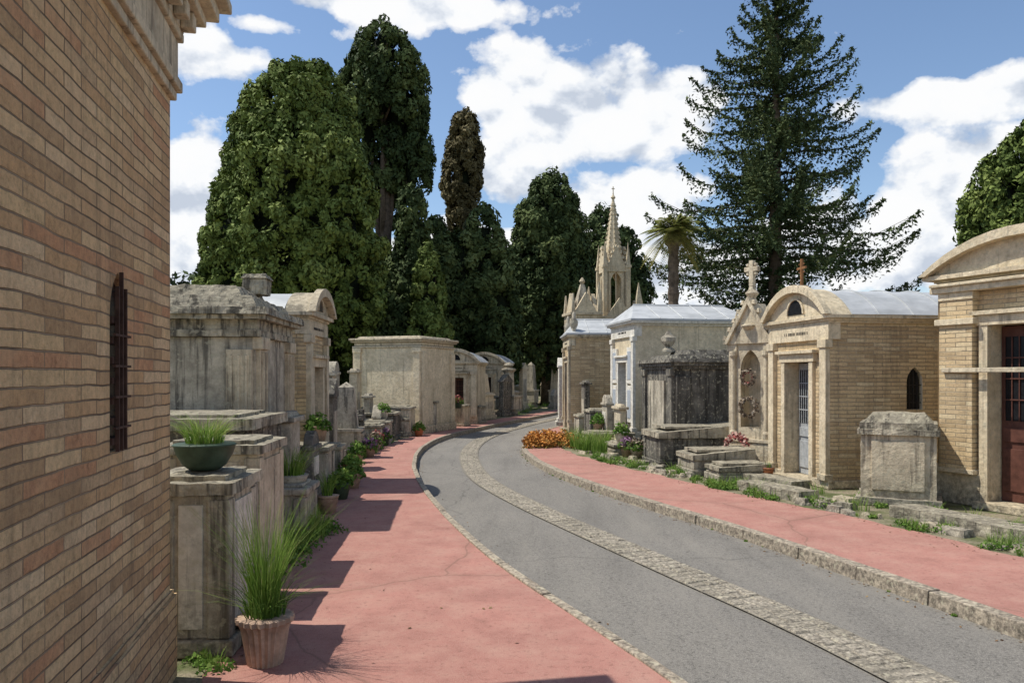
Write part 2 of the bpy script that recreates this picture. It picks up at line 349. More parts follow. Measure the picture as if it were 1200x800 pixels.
shade=t.ramp(t.math('ADD',rel,thick),[(.22,(.58,.64,.74)),(.43,(.82,.86,.92)),(.58,(.98,.99,1.)),(.8,(1.,1.,1.))])
bc=t.node('ShaderNodeBackground',None,Color=shade,Strength=1.0)
mx=t.n.new('ShaderNodeMixShader'); haze=t.ramp(sp.outputs[2],[(.0,.6),(.16,0.)])
t.l.new(t.math('MAXIMUM',mask,haze),mx.inputs[0]); t.l.new(bg.outputs[0],mx.inputs[1]); t.l.new(bc.outputs[0],mx.inputs[2])
wo=t.n.new('ShaderNodeOutputWorld'); t.l.new(mx.outputs[0],wo.inputs[0])

# ------------------------------------------------------------ ground, road
def curve(pts):
    pts=sorted(pts,key=lambda p:p[1]); Y=np.array([p[1] for p in pts]); X=np.array([p[0] for p in pts])
    m=np.gradient(X,Y)
    def f(y):
        y=np.clip(np.asarray(y,float),Y[0],Y[-1]); i=np.clip(np.searchsorted(Y,y)-1,0,len(Y)-2)
        h=Y[i+1]-Y[i]; q=(y-Y[i])/h
        return (2*q**3-3*q**2+1)*X[i]+(q**3-2*q**2+q)*h*m[i]+(-2*q**3+3*q**2)*X[i+1]+(q**3-q**2)*h*m[i+1]
    return f
fL=curve([(2.9,-8),(2.4,-3),(1.9,0),(1.35,2.5),(.93,4.18),(.57,5.12),(0,6.6),(-.57,8.49),(-1.14,10.8),(-1.75,14.1),(-2.02,17.5),(-1.85,20.6),(-1.1,24),(-.1,27.5),(1.3,32),(3.2,38),(6,46),(10,58)])
fR=curve([(6,-8),(5.1,-3),(4.6,0),(4.0,2.5),(3.4,5.0),(2.95,6.6),(2.32,8.6),(1.60,10.5),(.88,12.8),(.38,15.3),(.22,17.3),(.36,19.8),(1.05,23.6),(2.3,28),(4.0,34),(6.2,41),(13,58)])
fG=curve([(4.4,-8),(3.8,-3),(3.3,0),(2.85,2.5),(2.34,4.4),(2.12,5.16),(1.6,6.56),(.93,8.37),(.23,10.36),(-.42,12.6),(-.86,15.7),(-.98,18.5),(-.72,21.8),(.35,26.5),(2.4,33),(4.5,39),(11.5,58)])
fPL=curve([(.2,-8),(-.7,-2),(-1.3,2),(-1.72,4.3),(-1.98,6),(-2.12,7.5),(-2.42,9.9),(-2.75,12.9),(-2.95,15.6),(-2.85,20),(-2.1,24),(-1.0,28),(.4,32),(2.3,38),(5,46),(9,58)])
fPR=curve([(7.6,-8),(6.8,-3),(6.2,1),(5.35,4.5),(4.6,7.1),(3.98,9),(3.06,11),(2.5,12.6),(1.9,14.2),(1.25,16.6),(1.12,18.6),(1.35,21),(1.9,23.6),(3.2,28),(4.9,34),(7.2,41),(14,58)])
def sheet(name,cols,ys,mat):
    V=[];F=[];n=len(cols)
    for y in ys:
        for fx,z in cols: V.append((float(fx(y)) if callable(fx) else fx,float(y),z))
    for i in range(len(ys)-1):
        for j in range(n-1): F.append((i*n+j,i*n+j+1,(i+1)*n+j+1,(i+1)*n+j))
    me=bpy.data.meshes.new(name); me.from_pydata(V,[],F); me.update(); me.materials.append(mat)
    ob=bpy.data.objects.new(name,me); scene.collection.objects.link(ob); return ob
ys=np.arange(-8,58.01,.35)
gy=np.concatenate([[-300,-60,-8.01],ys,[58.01,120,900]])
sheet('ground',[(-900,-.008),(lambda y:float(fL(y))-.05,-.008),(lambda y:float(fL(y))-.04,-.112),(lambda y:float(fR(y))+.04,-.112),(lambda y:float(fR(y))+.05,-.008),(900,-.008)],gy,GRD)
sheet('asphalt_road',[(lambda y:float(fL(y))-.03,-.1),(lambda y:float(fG(y)),-.106),(lambda y:float(fR(y))+.03,-.1)],ys,ASPH)
sheet('pink_pavement',[(lambda y:float(fPL(y))+.03*math.sin(y*5)+.02*math.sin(y*13),.0),(lambda y:float(fL(y))-.06,.0)],np.arange(-8,58,.12),PINK)
sheet('pink_pavement',[(lambda y:float(fR(y))+.08,.0),(lambda y:float(fPR(y))+.03*math.sin(y*5)+.02*math.sin(y*11),.0)],np.arange(-8,58,.12),PINK)
def kerb(name,f,side,width,step,y0,y1,mat,top=.015):
    mb=MB(); y=y0
    while y<y1:
        x=float(f(y)); dx=float(f(y+.01))-x; L=math.hypot(dx,.01); st=step*random.uniform(.8,1.15)*(.01/L)
        y2=y+st-.010; j=random.uniform(-.006,.006)
        n=3; pa=[];pb=[]
        for k in range(n+1):
            yy=y+(y2-y)*k/n; xx=float(f(yy)); d=float(f(yy+.01))-xx; l=math.hypot(d,.01); nx,ny=.01/l*side,-d/l*side
            pa.append((xx+j,yy)); pb.append((xx+nx*width+j,yy+ny*width))
        tz=top+random.uniform(-.005,.005)
        vs=[(p[0],p[1],-.13) for p in pa]+[(p[0]+side*.008,p[1],tz) for p in pa]+[(p[0],p[1],tz) for p in pb]+[(p[0],p[1],-.03) for p in pb]
        m=n+1; fs=[]
        for k in range(n):
            for r in range(3): fs.append((r*m+k,r*m+k+1,(r+1)*m+k+1,(r+1)*m+k))
        fs.append((0,m,2*m,3*m)); fs.append((n,3*m+n,2*m+n,m+n)); mb.add(vs,fs,mat); y+=st
    return mb.obj(name,None,.008)
kerb('kerb',fL,-1,.085,1.0,-8,57,KERB); kerb('kerb',fR,1,.13,.9,-8,57,KERB,.012)
mb=MB(); y=-2.0; HW=.185
sheet('gutter_bed',[(lambda y:float(fG(y))-HW-.02,-.092),(lambda y:float(fG(y))+HW+.02,-.092)],np.arange(-2,50,.3),TAR)
while y<50:
    x=float(fG(y)); d=float(fG(y+.01))-x; l=math.hypot(d,.01); tx,ty=d/l,.01/l; nx,ny=ty,-tx; L=.125*random.uniform(.8,1.15)
    u=-HW
    while u<HW-.02:
        wd=random.uniform(.10,.16)
        if HW-(u+wd)<.06: wd=HW-u
        cx=x+nx*(u+wd/2); cy=y+ny*(u+wd/2); a,b2=L/2-.006,wd/2-.006; zt=-.085+random.uniform(-.004,.004); tl=[random.uniform(-.003,.003) for _ in range(4)]
        ring=[(-a,-b2),(a,-b2),(a,b2),(-a,b2)]; jj=[(random.uniform(-.009,.009),random.uniform(-.009,.009)) for _ in range(4)]
        vs=[]
        for sc,zz in ((1,-.11),(1,zt-.008),(.84,zt)):
            for k,(p,q) in enumerate(ring):
                p=(p+jj[k][0])*sc; q=(q+jj[k][1])*sc; vs.append((cx+tx*p+nx*q,cy+ty*p+ny*q,zz+(tl[k] if sc<1 else 0)))
        fs=[(8,9,10,11)]+[(r*4+k,r*4+(k+1)%4,(r+1)*4+(k+1)%4,(r+1)*4+k) for r in (0,1) for k in range(4)]
        mb.add(vs,fs,COBB); u+=wd
    y+=L*ty
mb.obj('cobblestone_gutter')

# ------------------------------------------------------------ building helpers
def rotu(ux,uy): return math.atan2(uy,ux)
def cornice(mb,x0,x1,y0,y1,z,steps,mat):
    for i,(o,h) in enumerate(steps):
        mb.box(x0-o,x1+o,y0-o,y1+o,z,z+h,mat); z+=h
    return z
def door(g,w,h,z0,y,mat):
    mb=MB(); mb.box(-w/2,w/2,y,y+.04,z0,z0+h,mat)
    for sx in (-1,1):
        c=sx*w/4; ww=w/4-.03
        for (a,b_) in ((.06,.30),(.34,.42)): mb.box(c-ww,c+ww,y-.018,y+.002,z0+a*h,z0+b_*h,mat)
        mb.box(c-ww,c+ww,y-.006,y+.003,z0+.46*h,z0+.94*h,GLASS)
        for k in range(5):
            xx=c-ww+.02+(2*ww-.04)*k/4; mb.box(xx-.007,xx+.007,y-.022,y-.008,z0+.46*h,z0+.94*h,mat)
        for zz in (.58,.70,.82): mb.box(c-ww,c+ww,y-.026,y-.012,z0+zz*h-.008,z0+zz*h+.008,mat)
    mb.box(-.015,.015,y-.03,y+.001,z0,z0+h,mat); mb.obj('door',g,.003)
def cross_mb(mb,cx,cy,z,h,w,t_,m):
    mb.box(cx-t_/2,cx+t_/2,cy-t_/2,cy+t_/2,z,z+h,m); zc=z+h*.66
    mb.box(cx-w/2,cx+w/2,cy-t_/2+.003,cy+t_/2-.003,zc-t_/2,zc+t_/2,m)
def lancet(mb,cx,z0,zs,w,y,bars=3,mt=None):
    h=zs+w*.87; mt=mt or IRON
    mb.box(cx-w/2-.02,cx+w/2+.02,y+.08,y+.1,z0-.02,h+.03,GLASS)
    for k in range(bars):
        xx=cx-w/2+w*(k+1)/(bars+1); zt=zs+w*.87*(1-abs(xx-cx)/(w/2))**.6; mb.box(xx-.006,xx+.006,y+.03,y+.045,z0,zt,mt)
    k=z0+.1
    while k<zs: mb.box(cx-w/2,cx+w/2,y+.028,y+.04,k-.005,k+.005,mt); k+=.13

def chapel(name,loc,u,W,Dp,H,wallm,trim,roof='barrel',rise=.45,entab=.22,doorw=.75,doorh=1.95,doorm=None,side_window=None,plinth=.3,ov=.1,cross=None,lunette=True,pil=.17):
    doorm=doorm or RUST
    g=group(name,(loc[0],loc[1],0),rotu(*u)); h=W/2; t_=.28
    wb=MB(); wb.archwall(-h,h,.0,H,0,t_,-doorw/2,doorw/2,.0,.08+doorh,'flat',wallm,trim)
    def side(sx,win):
        wb.X=Matrix.Translation((sx*h,0,0))@Matrix.Rotation(math.radians(90*sx),4,'Z')
        a,b_=(t_,Dp) if sx>0 else (-Dp,-t_)
        if win:
            c,z0,zs,ww=win; c=c if sx>0 else -c
            wb.archwall(a,b_,0,H,0,t_,c-ww/2,c+ww/2,z0,zs,'pointed',wallm,trim); lancet(wb,c,z0,zs,ww,.0)
        else: wb.box(a,b_,0,t_,0,H,wallm)
        wb.X=Matrix.Identity(4)
    side(1,side_window); side(-1,None)
    wb.box(-h+t_,h-t_,Dp-t_,Dp,0,H,wallm); wb.box(-h+t_,h-t_,t_+.3,t_+.33,0,H,GLASS); wb.obj('walls',g)
    tb=MB(); o=.03
    tb.box(-h-o,-doorw/2-.1,-o-.02,0.02,0,plinth,trim); tb.box(doorw/2+.1,h+o,-o-.02,.02,0,plinth,trim)
    tb.box(h-.02,h+o,.022,Dp,0,plinth,trim); tb.box(-h-o,-h+.02,.022,Dp,0,plinth,trim)
    for sx in (-1,1):
        c=sx*(h-pil/2-.01); tb.bc(c,-.025,pil,.09,plinth,H-entab-.12,trim); tb.bc(c,-.03,pil+.06,.12,H-entab-.12,H-entab,trim)
        tb.bc(c,-.03,pil+.05,.13,plinth,plinth+.09,trim)
        c=sx*(doorw/2+.06); tb.bc(c,-.01,.11,.08,0.02,.08+doorh,trim)
    tb.bc(0,-.012,doorw+.32,.10,.08+doorh,.08+doorh+.13,trim); tb.bc(0,-.03,doorw+.42,.16,.08+doorh+.13,.08+doorh+.18,trim)
    tb.bc(0,.05,doorw+.2,.5,0,.08,trim)
    tb.box(-h-.025,h+.025,-.045,.15,H-entab,H,trim)
    if entab>.15:
        x=-.36
        while x<.36:
            wl=random.choice([.012,.02,.028]); tb.box(x,x+wl,-.050,-.04,H-entab*.60,H-entab*.40,IRON); x+=wl+random.choice([.012,.014,.04])
    z=cornice(tb,-h,h,0,Dp,H,[(.035,.03),(.06,.035),(ov,.055)],trim)
    door(g,doorw-.02,doorh-.02,.085,.2,doorm)
    W2=W+2*ov-.02
    if roof=='barrel':
        a=arc(W2,z,rise); tb.prism_y([(W2/2,z),*a[1:-1],(-W2/2,z)],-ov*.5,.28,trim)
        ao=arc(W2+.06,z,rise+.06); ai=arc(W2-.14,z,rise-.06)
        for i in range(len(ao)-1):
            q=[ao[i],ao[i+1],ai[i+1],ai[i]]; tb.prism_y(q[::-1],-ov-.05,-ov*.5-.001,trim)
        if lunette:
            rr=rise*.5; tb.prism_y([(rr*math.cos(q),z+.06+rr*math.sin(q)) for q in np.linspace(0,math.pi,12)],-ov*.5-.012,-ov*.5+.01,GLASS)
            rp=rr+.035
            for q0,q1 in zip(np.linspace(0,math.pi,11)[:-1],np.linspace(0,math.pi,11)[1:]):
                tb.prism_y([(rr*math.cos(q0),z+.06+rr*math.sin(q0)),(rp*math.cos(q0),z+.06+rp*math.sin(q0)),(rp*math.cos(q1),z+.06+rp*math.sin(q1)),(rr*math.cos(q1),z+.06+rr*math.sin(q1))],-ov*.5-.03,-ov*.5+.005,trim)
        rb=MB(); W3=W2+.04; a=arc(W3,z,rise-.02,20); rb.prism_y([(W3/2,z),*a[1:-1],(-W3/2,z)],.282,Dp+ov,ZN)
        y=.7
        while y<Dp: 
            ao=arc(W3+.03,z,rise+.005,20); rb.prism_y([(W3/2+.015,z),*ao[1:-1],(-W3/2-.015,z)],y,y+.02,ZN); y+=.55
        rb.obj('roof',g)
        ztop=z+rise
    else:
        rb=MB(); rb.box(-W2/2-.03,W2/2+.03,-ov-.03,Dp+ov+.03,z,z+.05,ZN)
        zz=z+.05; e=W2/2+.0; r2=.25
        rb.add([(-e,-ov,zz),(e,-ov,zz),(e,Dp+ov,zz),(-e,Dp+ov,zz),(0,r2,zz+rise),(0,Dp-r2,zz+rise)],[(0,1,4),(1,2,5,4),(2,3,5),(3,0,4,5)],ZN)
        n=int(Dp/.5)
        for k in range(1,n):
            yy=Dp*k/n; rb.tube([(e,yy,zz+.01),(0,yy,zz+rise+.01)],.012,ZN,4); rb.tube([(-e,yy,zz+.01),(0,yy,zz+rise+.01)],.012,ZN,4)
        rb.tube([(0,r2,zz+rise),(0,Dp-r2,zz+rise)],.035,ZN,6); rb.obj('roof',g); ztop=zz+rise
    tb.obj('stone_trim',g,.008)
    if cross:
        cb=MB(); cb.bc(0,.05,.14,.14,ztop-.01,ztop+.06,trim); cross_mb(cb,0,.05,ztop+.06,cross,cross*.6,.035,GOLD); 
        for q in range(8): cb.bc(.09*math.cos(q*math.pi/4),.05,.02,.02,ztop+.06+cross*.66+.09*math.sin(q*math.pi/4)-.01,ztop+.06+cross*.66+.09*math.sin(q*math.pi/4)+.01,GOLD)
        cb.obj('cross',g)
    return g

# ---- left foreground brick chapel
wdir=Vector((-.2,1)).normalized(); gx=group('brick_chapel',(-1.87,4.2,0),rotu(wdir.x,wdir.y))
wb=MB(); wb.archwall(-4.6,0,.48,3.16,0,.3,-1.04,-.82,1.33,1.90,'pointed',BR_L,BR_L)
wb.box(-4.6,.03,-.03,.3,0,.455,BR_L); wb.box(-4.6,.015,-.016,.3,.455,.48,BR_L)
wb.box(-.3,0,.3,2.8,0,3.16,BR_L); wb.box(-4.6,-4.3,.3,2.8,0,3.16,BR_L); wb.box(-4.3,-.3,2.5,2.8,0,3.16,BR_L); wb.obj('walls',gx)
lb=MB(); lancet(lb,-.93,1.33,1.90,.22,-.052,3,RUSTI)
for k in range(7): 
    zz=1.36+k*.085; lb.box(-1.02,-.84,-.005,.028,zz,zz+.028,RUSTI)
lb.obj('slit_window',gx)
cb=MB(); z=cornice(cb,-4.6,0,0,2.8,3.16,[(.03,.05),(.055,.06),(.035,.22),(.06,.05)],ST_L)
for k in range(28): cb.box(-4.5+k*.165,-4.5+k*.165+.08,-.13,-.061,z,z+.09,ST_L)
for k in range(16): cb.box(.061,.13,.05+k*.17,.13+k*.17,z,z+.09,ST_L)
z=cornice(cb,-4.6,0,0,2.8,z,[(.06,.09),(.16,.06),(.22,.08),(.28,.06)],ST_L)
cb.obj('cornice',gx,.008)
rb=MB(); rb.add([(-4.8,-.2,z),(.2,-.2,z),(.2,3.0,z),(-4.8,3.0,z),(-4.0,1.4,z+.4),(-.6,1.4,z+.4)],[(0,1,5,4),(1,2,5),(2,3,4,5),(3,0,4)],ZN); rb.obj('roof',gx)

# ---- right chapels
gF=chapel('brick_chapel',(6.16,9.15),(.4,-.917),2.3,2.8,2.84,BR_R,ST_C,rise=.42,entab=.0,doorw=.95,doorh=2.2,plinth=.4,ov=.16,pil=.001,lunette=False)
fb=MB()
for sx in (-1,1):
    c=sx*.86; fb.bc(c,-.05,.46,.14,.42,2.30,BR_R); fb.bc(c,-.06,.54,.2,2.30,2.38,ST_C); fb.bc(c,-.05,.50,.16,.40,.46,ST_C); fb.bc(c,-.05,.48,.15,2.62,2.72,ST_C)
    fb.bc(c,-.045,.46,.13,2.38,2.62,BR_R)
fb.box(-1.2,1.2,-.16,-.03,2.72,2.80,ST_C); fb.box(-1.18,1.18,-.20,-.04,2.80,2.84,ST_C)
fb.box(-1.02,1.0,-.17,-.12,1.69,1.75,ST_L)
fb.obj('pilasters_and_bands',gF,.008)
gH=chapel('brick_chapel',(4.5,12.05),(.151,-.989),1.76,3.2,2.42,BR_R,ST_C,rise=.46,entab=.24,doorw=.72,doorh=1.78,side_window=(1.35,1.15,1.55,.26),plinth=.12,ov=.1,cross=.42,doorm=DGREY)
gL=chapel('white_chapel',(2.835,19.5),(.143,-.99),2.02,2.9,2.85,ST_C,ST_W,roof='hip',rise=.42,entab=.25,doorw=.7,doorh=1.9,plinth=.3,ov=.13,doorm=BLUE)
pb=MB()
for z_ in (.55,1.5): 
    for sx in (-1,1): pb.bc(sx*.66,-.03,.40,.06,z_-.05,z_+.85,ST_W); pb.bc(sx*.66,-.05,.26,.04,z_+.05,z_+.75,BLUE)
pb.obj('panels',gL,.01)
gM=chapel('brick_chapel',(1.66,23.0),(.02,-1),2.0,2.6,2.7,BR_R,ST_L,roof='hip',rise=.45,entab=.2,plinth=.3,ov=.1)
ub=MB()
for sx in (-1,1): ub.lathe([(.1,2.85),(.05,2.95),(.12,3.1),(.13,3.2),(.05,3.32),(.06,3.4),(.02,3.5)],sx*.9,.1,ST_G,10)
ub.obj('urns',gM,0,True)

def mausoleum(name,loc,u,W,Dp,H,m,roofm,steps,acro=None,pilm=None,fl=True,rough=.0,pw=.30):
    g=group(name,(loc[0],loc[1],0),rotu(*u)); h=W/2; mb=MB(); pm=pilm or m
    mb.box(-h-.06,h+.06,-.06,Dp+.06,0,.22,pm); mb.box(-h,h,0,Dp,.22,H,m); mb.obj('walls',g,.012)
    pb=MB()
    for (cx,cy,rx,ry) in [(-h+pw/2+.02,-.02,pw,.06),(h-pw/2-.02,-.02,pw,.06)]:
        pb.bc(cx,cy,rx,ry,.22,H-.14,pm); pb.bc(cx,cy,rx+.06,ry+.05,H-.14,H,pm); pb.bc(cx,cy,rx+.05,ry+.05,.22,.34,pm)
        if fl:
            for k in range(4): pb.bc(cx-rx/2+.05+k*(rx-.1)/3,cy-ry/2-.008,.03,.02,.36,H-.17,pm)
    for sx in (-1,1):
        for cy in (.17,Dp-.17):
            pb.bc(sx*(h+.02),cy,.07,.28,.225,H-.14,pm)
            if fl:
                for k in range(3): pb.bc(sx*(h+.058),cy-.08+.08*k,.016,.03,.30,H-.2,pm)
    pb.obj('pilasters',g,.008)
    rb=MB(); z=H
    for o,hh,tp in steps: rb.box(-h-o,h+o,-o,Dp+o,z,z+hh,roofm,tp,tp); z+=hh
    if acro:
        ax,ay,s_,hh=acro; rb.bc(ax,ay,s_,s_,z-.02,z+hh*.75,roofm); rb.bc(ax,ay,s_*1.15,s_*1.15,z+hh*.75,z+hh,roofm,.03)
    rb.obj('roof',g,.0 if rough else .025,rough=rough,lv=5); return g
mausoleum('stone_mausoleum',(-2.89,9.35),(-.07,1),1.75,2.4,2.08,ST_G,ST_M,[(.05,.07,0),(.03,.12,0),(.12,.05,0),(.16,.08,.02),(.02,.14,.08),(-.2,.14,.1)],(.35,.3,.28,.24),ST_L,rough=.045)
chapel('brick_chapel',(-3.0,11.75),(-.04,1),1.35,1.7,2.45,BR_R,ST_L,rise=.34,entab=.2,doorw=.6,doorh=1.7,plinth=.25,ov=.12)
mausoleum('stone_mausoleum',(-3.6,22.1),(math.cos(-.36),math.sin(-.36)),2.2,2.2,2.45,ST_C,ST_L,[(.04,.06,0),(.0,.1,0),(.08,.05,0),(.12,.07,0),(-.05,.06,.05)],None,ST_C,False,pw=.22)
chapel('stone_chapel',(-1.95,26.2),(.98,-.1),1.5,2.2,2.0,ST_L,ST_L,rise=.4,entab=.2,doorw=.6,doorh=1.5,plinth=.25,ov=.1)
gJ=mausoleum('stone_mausoleum',(3.03,15.95),(.1,-.99),2.15,1.75,1.78,ST_D,ST_D,[(.04,.06,0),(.09,.07,0),(.13,.07,.02),(-.1,.09,.05),(-.4,.1,.06)],None,ST_D,False,rough=.018,pw=.24)
ub=MB(); ub.lathe([(.14,2.15),(.14,2.2),(.06,2.26),(.15,2.38),(.16,2.46),(.08,2.52),(.03,2.6)],-.4,.35,ST_G,10); 
ub.bc(0,-.025,1.1,.04,.4,1.55,ST_G); ub.obj('urn_and_panel',gJ,0)

# ---- gothic stele I
g=group('gothic_stele',(4.1,13.3,0),rotu(.62,-.785)); mb=MB()
mb.bc(0,.3,1.0,.9,0,.14,ST_G); mb.bc(0,.3,.86,.7,.14,.5,ST_L); mb.bc(0,.3,.9,.74,.5,.56,ST_L)
mb.archwall(-.34,.34,.56,2.2,.05,.5,-.2,.2,.75,1.75,'pointed',ST_L); mb.box(-.3,.3,.3,.48,.6,2.15,ST_L)
for sx in (-1,1):
    mb.lathe([(.07,.56),(.07,.66),(.045,.7),(.045,1.95),(.075,2.0),(.075,2.08)],sx*.33,.03,ST_L,10)
    mb.bc(sx*.36,.27,.14,.5,.56,2.08,ST_L); mb.bc(sx*.36,.2,.2,.36,2.08,2.2,ST_L); mb.bc(sx*.36,.15,.15,.2,2.2,2.42,ST_L,.0); mb.bc(sx*.36,.15,.15,.15,2.42,2.75,ST_L,.065)
mb.prism_y([(-.44,2.2),(.44,2.2),(.0,2.92)],.0,.5,ST_L); mb.prism_y([(-.5,2.2),(-.42,2.2),(.04,2.95),(.0,3.02)],-.05,.06,ST_L); mb.prism_y([(.42,2.2),(.5,2.2),(.0,3.02),(-.04,2.95)],-.055,.055,ST_L)
mb.lathe([(.06,2.45),(.13,2.5),(.13,2.52),(.06,2.55)],0,-.0,ST_L,12)
for k in range(5):
    q=k/5
    for sx in (-1,1): mb.bc(sx*(.48-.46*q),0,.07,.09,2.27+.76*q,2.35+.76*q,ST_L,.012)
mb.lathe([(.1,2.92),(.06,3.0),(.12,3.08),(.06,3.15),(.05,3.2)],0,.1,ST_L,10); cross_mb(mb,0,.1,3.2,.45,.28,.085,ST_L)
for q in range(8): mb.bc(.11*math.cos(q*.785),.1,.05,.06,3.2+.297+.11*math.sin(q*.785)-.025,3.2+.297+.11*math.sin(q*.785)+.025,ST_L)
mb.obj('tabernacle',g,.012)
def wreath(g,c,R,m=F_RED,n=260):
    th=rng.uniform(0,2*math.pi,n); ph=rng.uniform(0,2*math.pi,n); rr=R*.3*np.sqrt(rng.random(n))
    x=(R+rr*np.cos(ph))*np.cos(th); z=(R+rr*np.cos(ph))*np.sin(th); y=-np.abs(rr*np.sin(ph))
    P=np.stack([x+c[0],y+c[1],z+c[2]],1); Nn=nrm(np.stack([np.cos(th)*.4,-np.ones(n),np.sin(th)*.4],1)+.5*rng.normal(size=(n,3)))
    quads_obj('wreath',leafV(P,Nn,R*.26,1.2),rng.random(n),m,g)
wreath(g,(0,-.02,1.62),.13,F_DRY); wreath(g,(0,-.02,1.62),.10,F_RED,70); wreath(g,(0,0,1.1),.16,F_DRY); wreath(g,(-.1,-.2,.42),.2,F_RED,320)

# ---- cippus G
g=group('cippus_tomb',(4.9,9.75,0),rotu(.88,-.47)); mb=MB()
mb.bc(0,.3,.98,.86,0,.1,ST_G); mb.bc(0,.3,.86,.72,.1,.90,ST_L); mb.bc(0,.3,.94,.8,.90,.97,ST_M); mb.bc(0,.3,.88,.74,.97,1.05,ST_M); mb.bc(0,.3,.80,.68,1.05,1.17,ST_M,.1); mb.obj('pedestal',g,0,rough=.028)
mb=MB(); mb.box(-.3,.3,-.085,-.05,.2,.82,ST_L); mb.obj('stone_plaque',g,.004)

# ---- generic tombs
def chest(loc,rot,W,L,H,m,slabm,panel=None,ov=.04,th=.07,slope=0,rough=0):
    g=group('chest_tomb',(loc[0],loc[1],0),rot); mb=MB(); mb.bc(0,L/2,W+.08,L+.08,0,.1,m); mb.box(-W/2,W/2,0,L,.1,H-th,m)
    for sx in (-1,1):
        for yy in (.05,L-.05): mb.bc(sx*(W/2-.05),yy,.13,.13,.1,H-th-.03,m)
    mb.obj('chest',g,.012); mb=MB()
    mb.add([(-W/2-ov,-ov,H-th),(W/2+ov,-ov,H-th),(W/2+ov,L+ov,H-th),(-W/2-ov,L+ov,H-th),(-W/2-ov,-ov,H),(W/2+ov,-ov,H),(W/2+ov,L+ov,H+slope),(-W/2-ov,L+ov,H+slope)],[(0,3,2,1),(4,5,6,7),(0,1,5,4),(1,2,6,5),(2,3,7,6),(3,0,4,7)],slabm)
    mb.bc(0,L/2,W*.8,L*.85,H-.01+slope*.5,H+.03+slope*.5,slabm); mb.obj('slab',g,0 if rough else .018,rough=rough)
    if panel:
        mb=MB(); mb.box(-W/2+.11,W/2-.11,-.012,.01,.16,H-th-.06,panel); mb.box(-W/2-.012,-W/2+.01,.14,L-.14,.16,H-th-.06,panel); mb.obj('panel',g,.004)
    return g
def stele(loc,rot,W,H,T,kind,m,base=True,grave=0):
    g=group('gravestone',(loc[0],loc[1],0),rot); mb=MB(); h=W/2; z=.0
    if base: mb.bc(0,T/2,W+.22,T+.2,0,.14,m); mb.bc(0,T/2,W+.1,T+.1,.14,.24,m); z=.24
    if kind=='round':
        a=arc(W,H-W*.35,W*.35,10); mb.prism_y([(-h,z),(h,z)]+a,0,T,m)
        mb.box(-h-.03,h+.03,-.03,T+.03,H-W*.35-.08,H-W*.35-.02,m)
    elif kind=='gable':
        mb.prism_y([(-h,z),(h,z),(h,H-.25),(0,H),(-h,H-.25)],0,T,m); mb.prism_y([(-h-.05,H-.28),(h+.05,H-.28),(h+.05,H-.22),(0,H+.05),(-h-.05,H-.22)],-.03,T+.03,m)
    elif kind=='flat':
        mb.box(-h,h,0,T,z,H-.1,m); mb.box(-h-.05,h+.05,-.05,T+.05,H-.1,H-.04,m); mb.box(-h,h,.0,T,H-.04,H+.02,m,.04,.03)
    elif kind=='cross':
        mb.bc(0,T/2,W,T,z,H*.42,m,.03); cross_mb(mb,0,T/2,H*.42,H*.58,W*.95,.12,m)
    elif kind=='obelisk':
        mb.bc(0,T/2,W,W,z,H*.35,m); mb.bc(0,T/2,W+.08,W+.08,H*.35,H*.39,m); mb.bc(0,T/2,W*.75,W*.75,H*.39,H*.93,m,W*.12); mb.bc(0,T/2,W*.51,W*.51,H*.93,H,m,W*.25)
    elif kind=='column':
        mb.bc(0,T/2,W,W,z,H*.35,m); mb.bc(0,T/2,W+.08,W+.08,H*.35,H*.39,m); mb.lathe([(W*.33,H*.39),(W*.3,H*.44),(W*.25,H*.85),(W*.36,H*.9),(W*.36,H*.93),(W*.15,H*.95),(W*.26,H),(W*.1,H*1.06)],0,T/2,m,12)
    mb.obj('stone',g,.012)
    if kind in('round','gable','flat'): mb=MB(); mb.box(-h+.08,h-.08,-.012,.01,z+.15,max(z+.3,H*.66),random.choice([MARB,ST_G,m])); mb.obj('inscription',g,.003)
    if grave:
        mb=MB(); mb.box(-h-.1,h+.1,-grave,-.12,0,.2,m); mb.box(-h-.02,h+.02,-grave+.08,-.14,.2,.3,m); mb.obj('grave_slab',g,.015)
    return g
L_=math.radians(90+4)
chest((-1.70,4.83),L_,.60,.42,1.02,ST_G,ST_M,MARB,rough=.025)
chest((-1.95,5.60),L_,.62,.6,.93,ST_G,ST_M,ST_L,rough=.025)
chest((-2.04,6.50),L_,.80,.75,1.10,ST_L,ST_M,ST_L,rough=.025)
chest((-2.45,7.6),L_,1.3,1.6,1.26,ST_D,ST_M,None,.07,.1,rough=.03)
chest((-2.14,8.15),L_,.62,.42,.5,ST_G,ST_G,None)
stele((-2.52,8.95),L_,.5,1.22,.14,'flat',ST_G); stele((-2.5,9.8),L_,.45,.95,.12,'round',ST_D)
chest((-2.5,10.55),L_,.6,.7,.7,ST_G,ST_M)
ks=['flat','gable','round','obelisk','flat','cross','column','gable']; y=12.75; i=0
while y<21:
    xx=float(fPL(y))-.08; wd=random.uniform(.45,.7); hh=random.uniform(1.1,1.85) if y<17 else random.uniform(.5,1.0)
    stele((xx-(.25 if i%2 else .75),y),L_+random.uniform(-.05,.05),wd,hh+(.35 if i%2==0 else 0),.16,ks[i%8],[ST_G,ST_D,ST_L,ST_G][i%4],True,.5 if i%2==0 else 0)
    if i%3==0: chest((xx-.02,y+.05),L_,.5,.55,.5,ST_G,ST_M)
    y+=wd+random.uniform(.25,.4); i+=1
for k in range(9): stele((-4.3+random.uniform(-.3,.2),13.2+k*.95),L_,random.uniform(.5,.8),random.uniform(1.4,2.1),.2,ks[(k*3)%8],[ST_G,ST_D,ST_L][k%3])
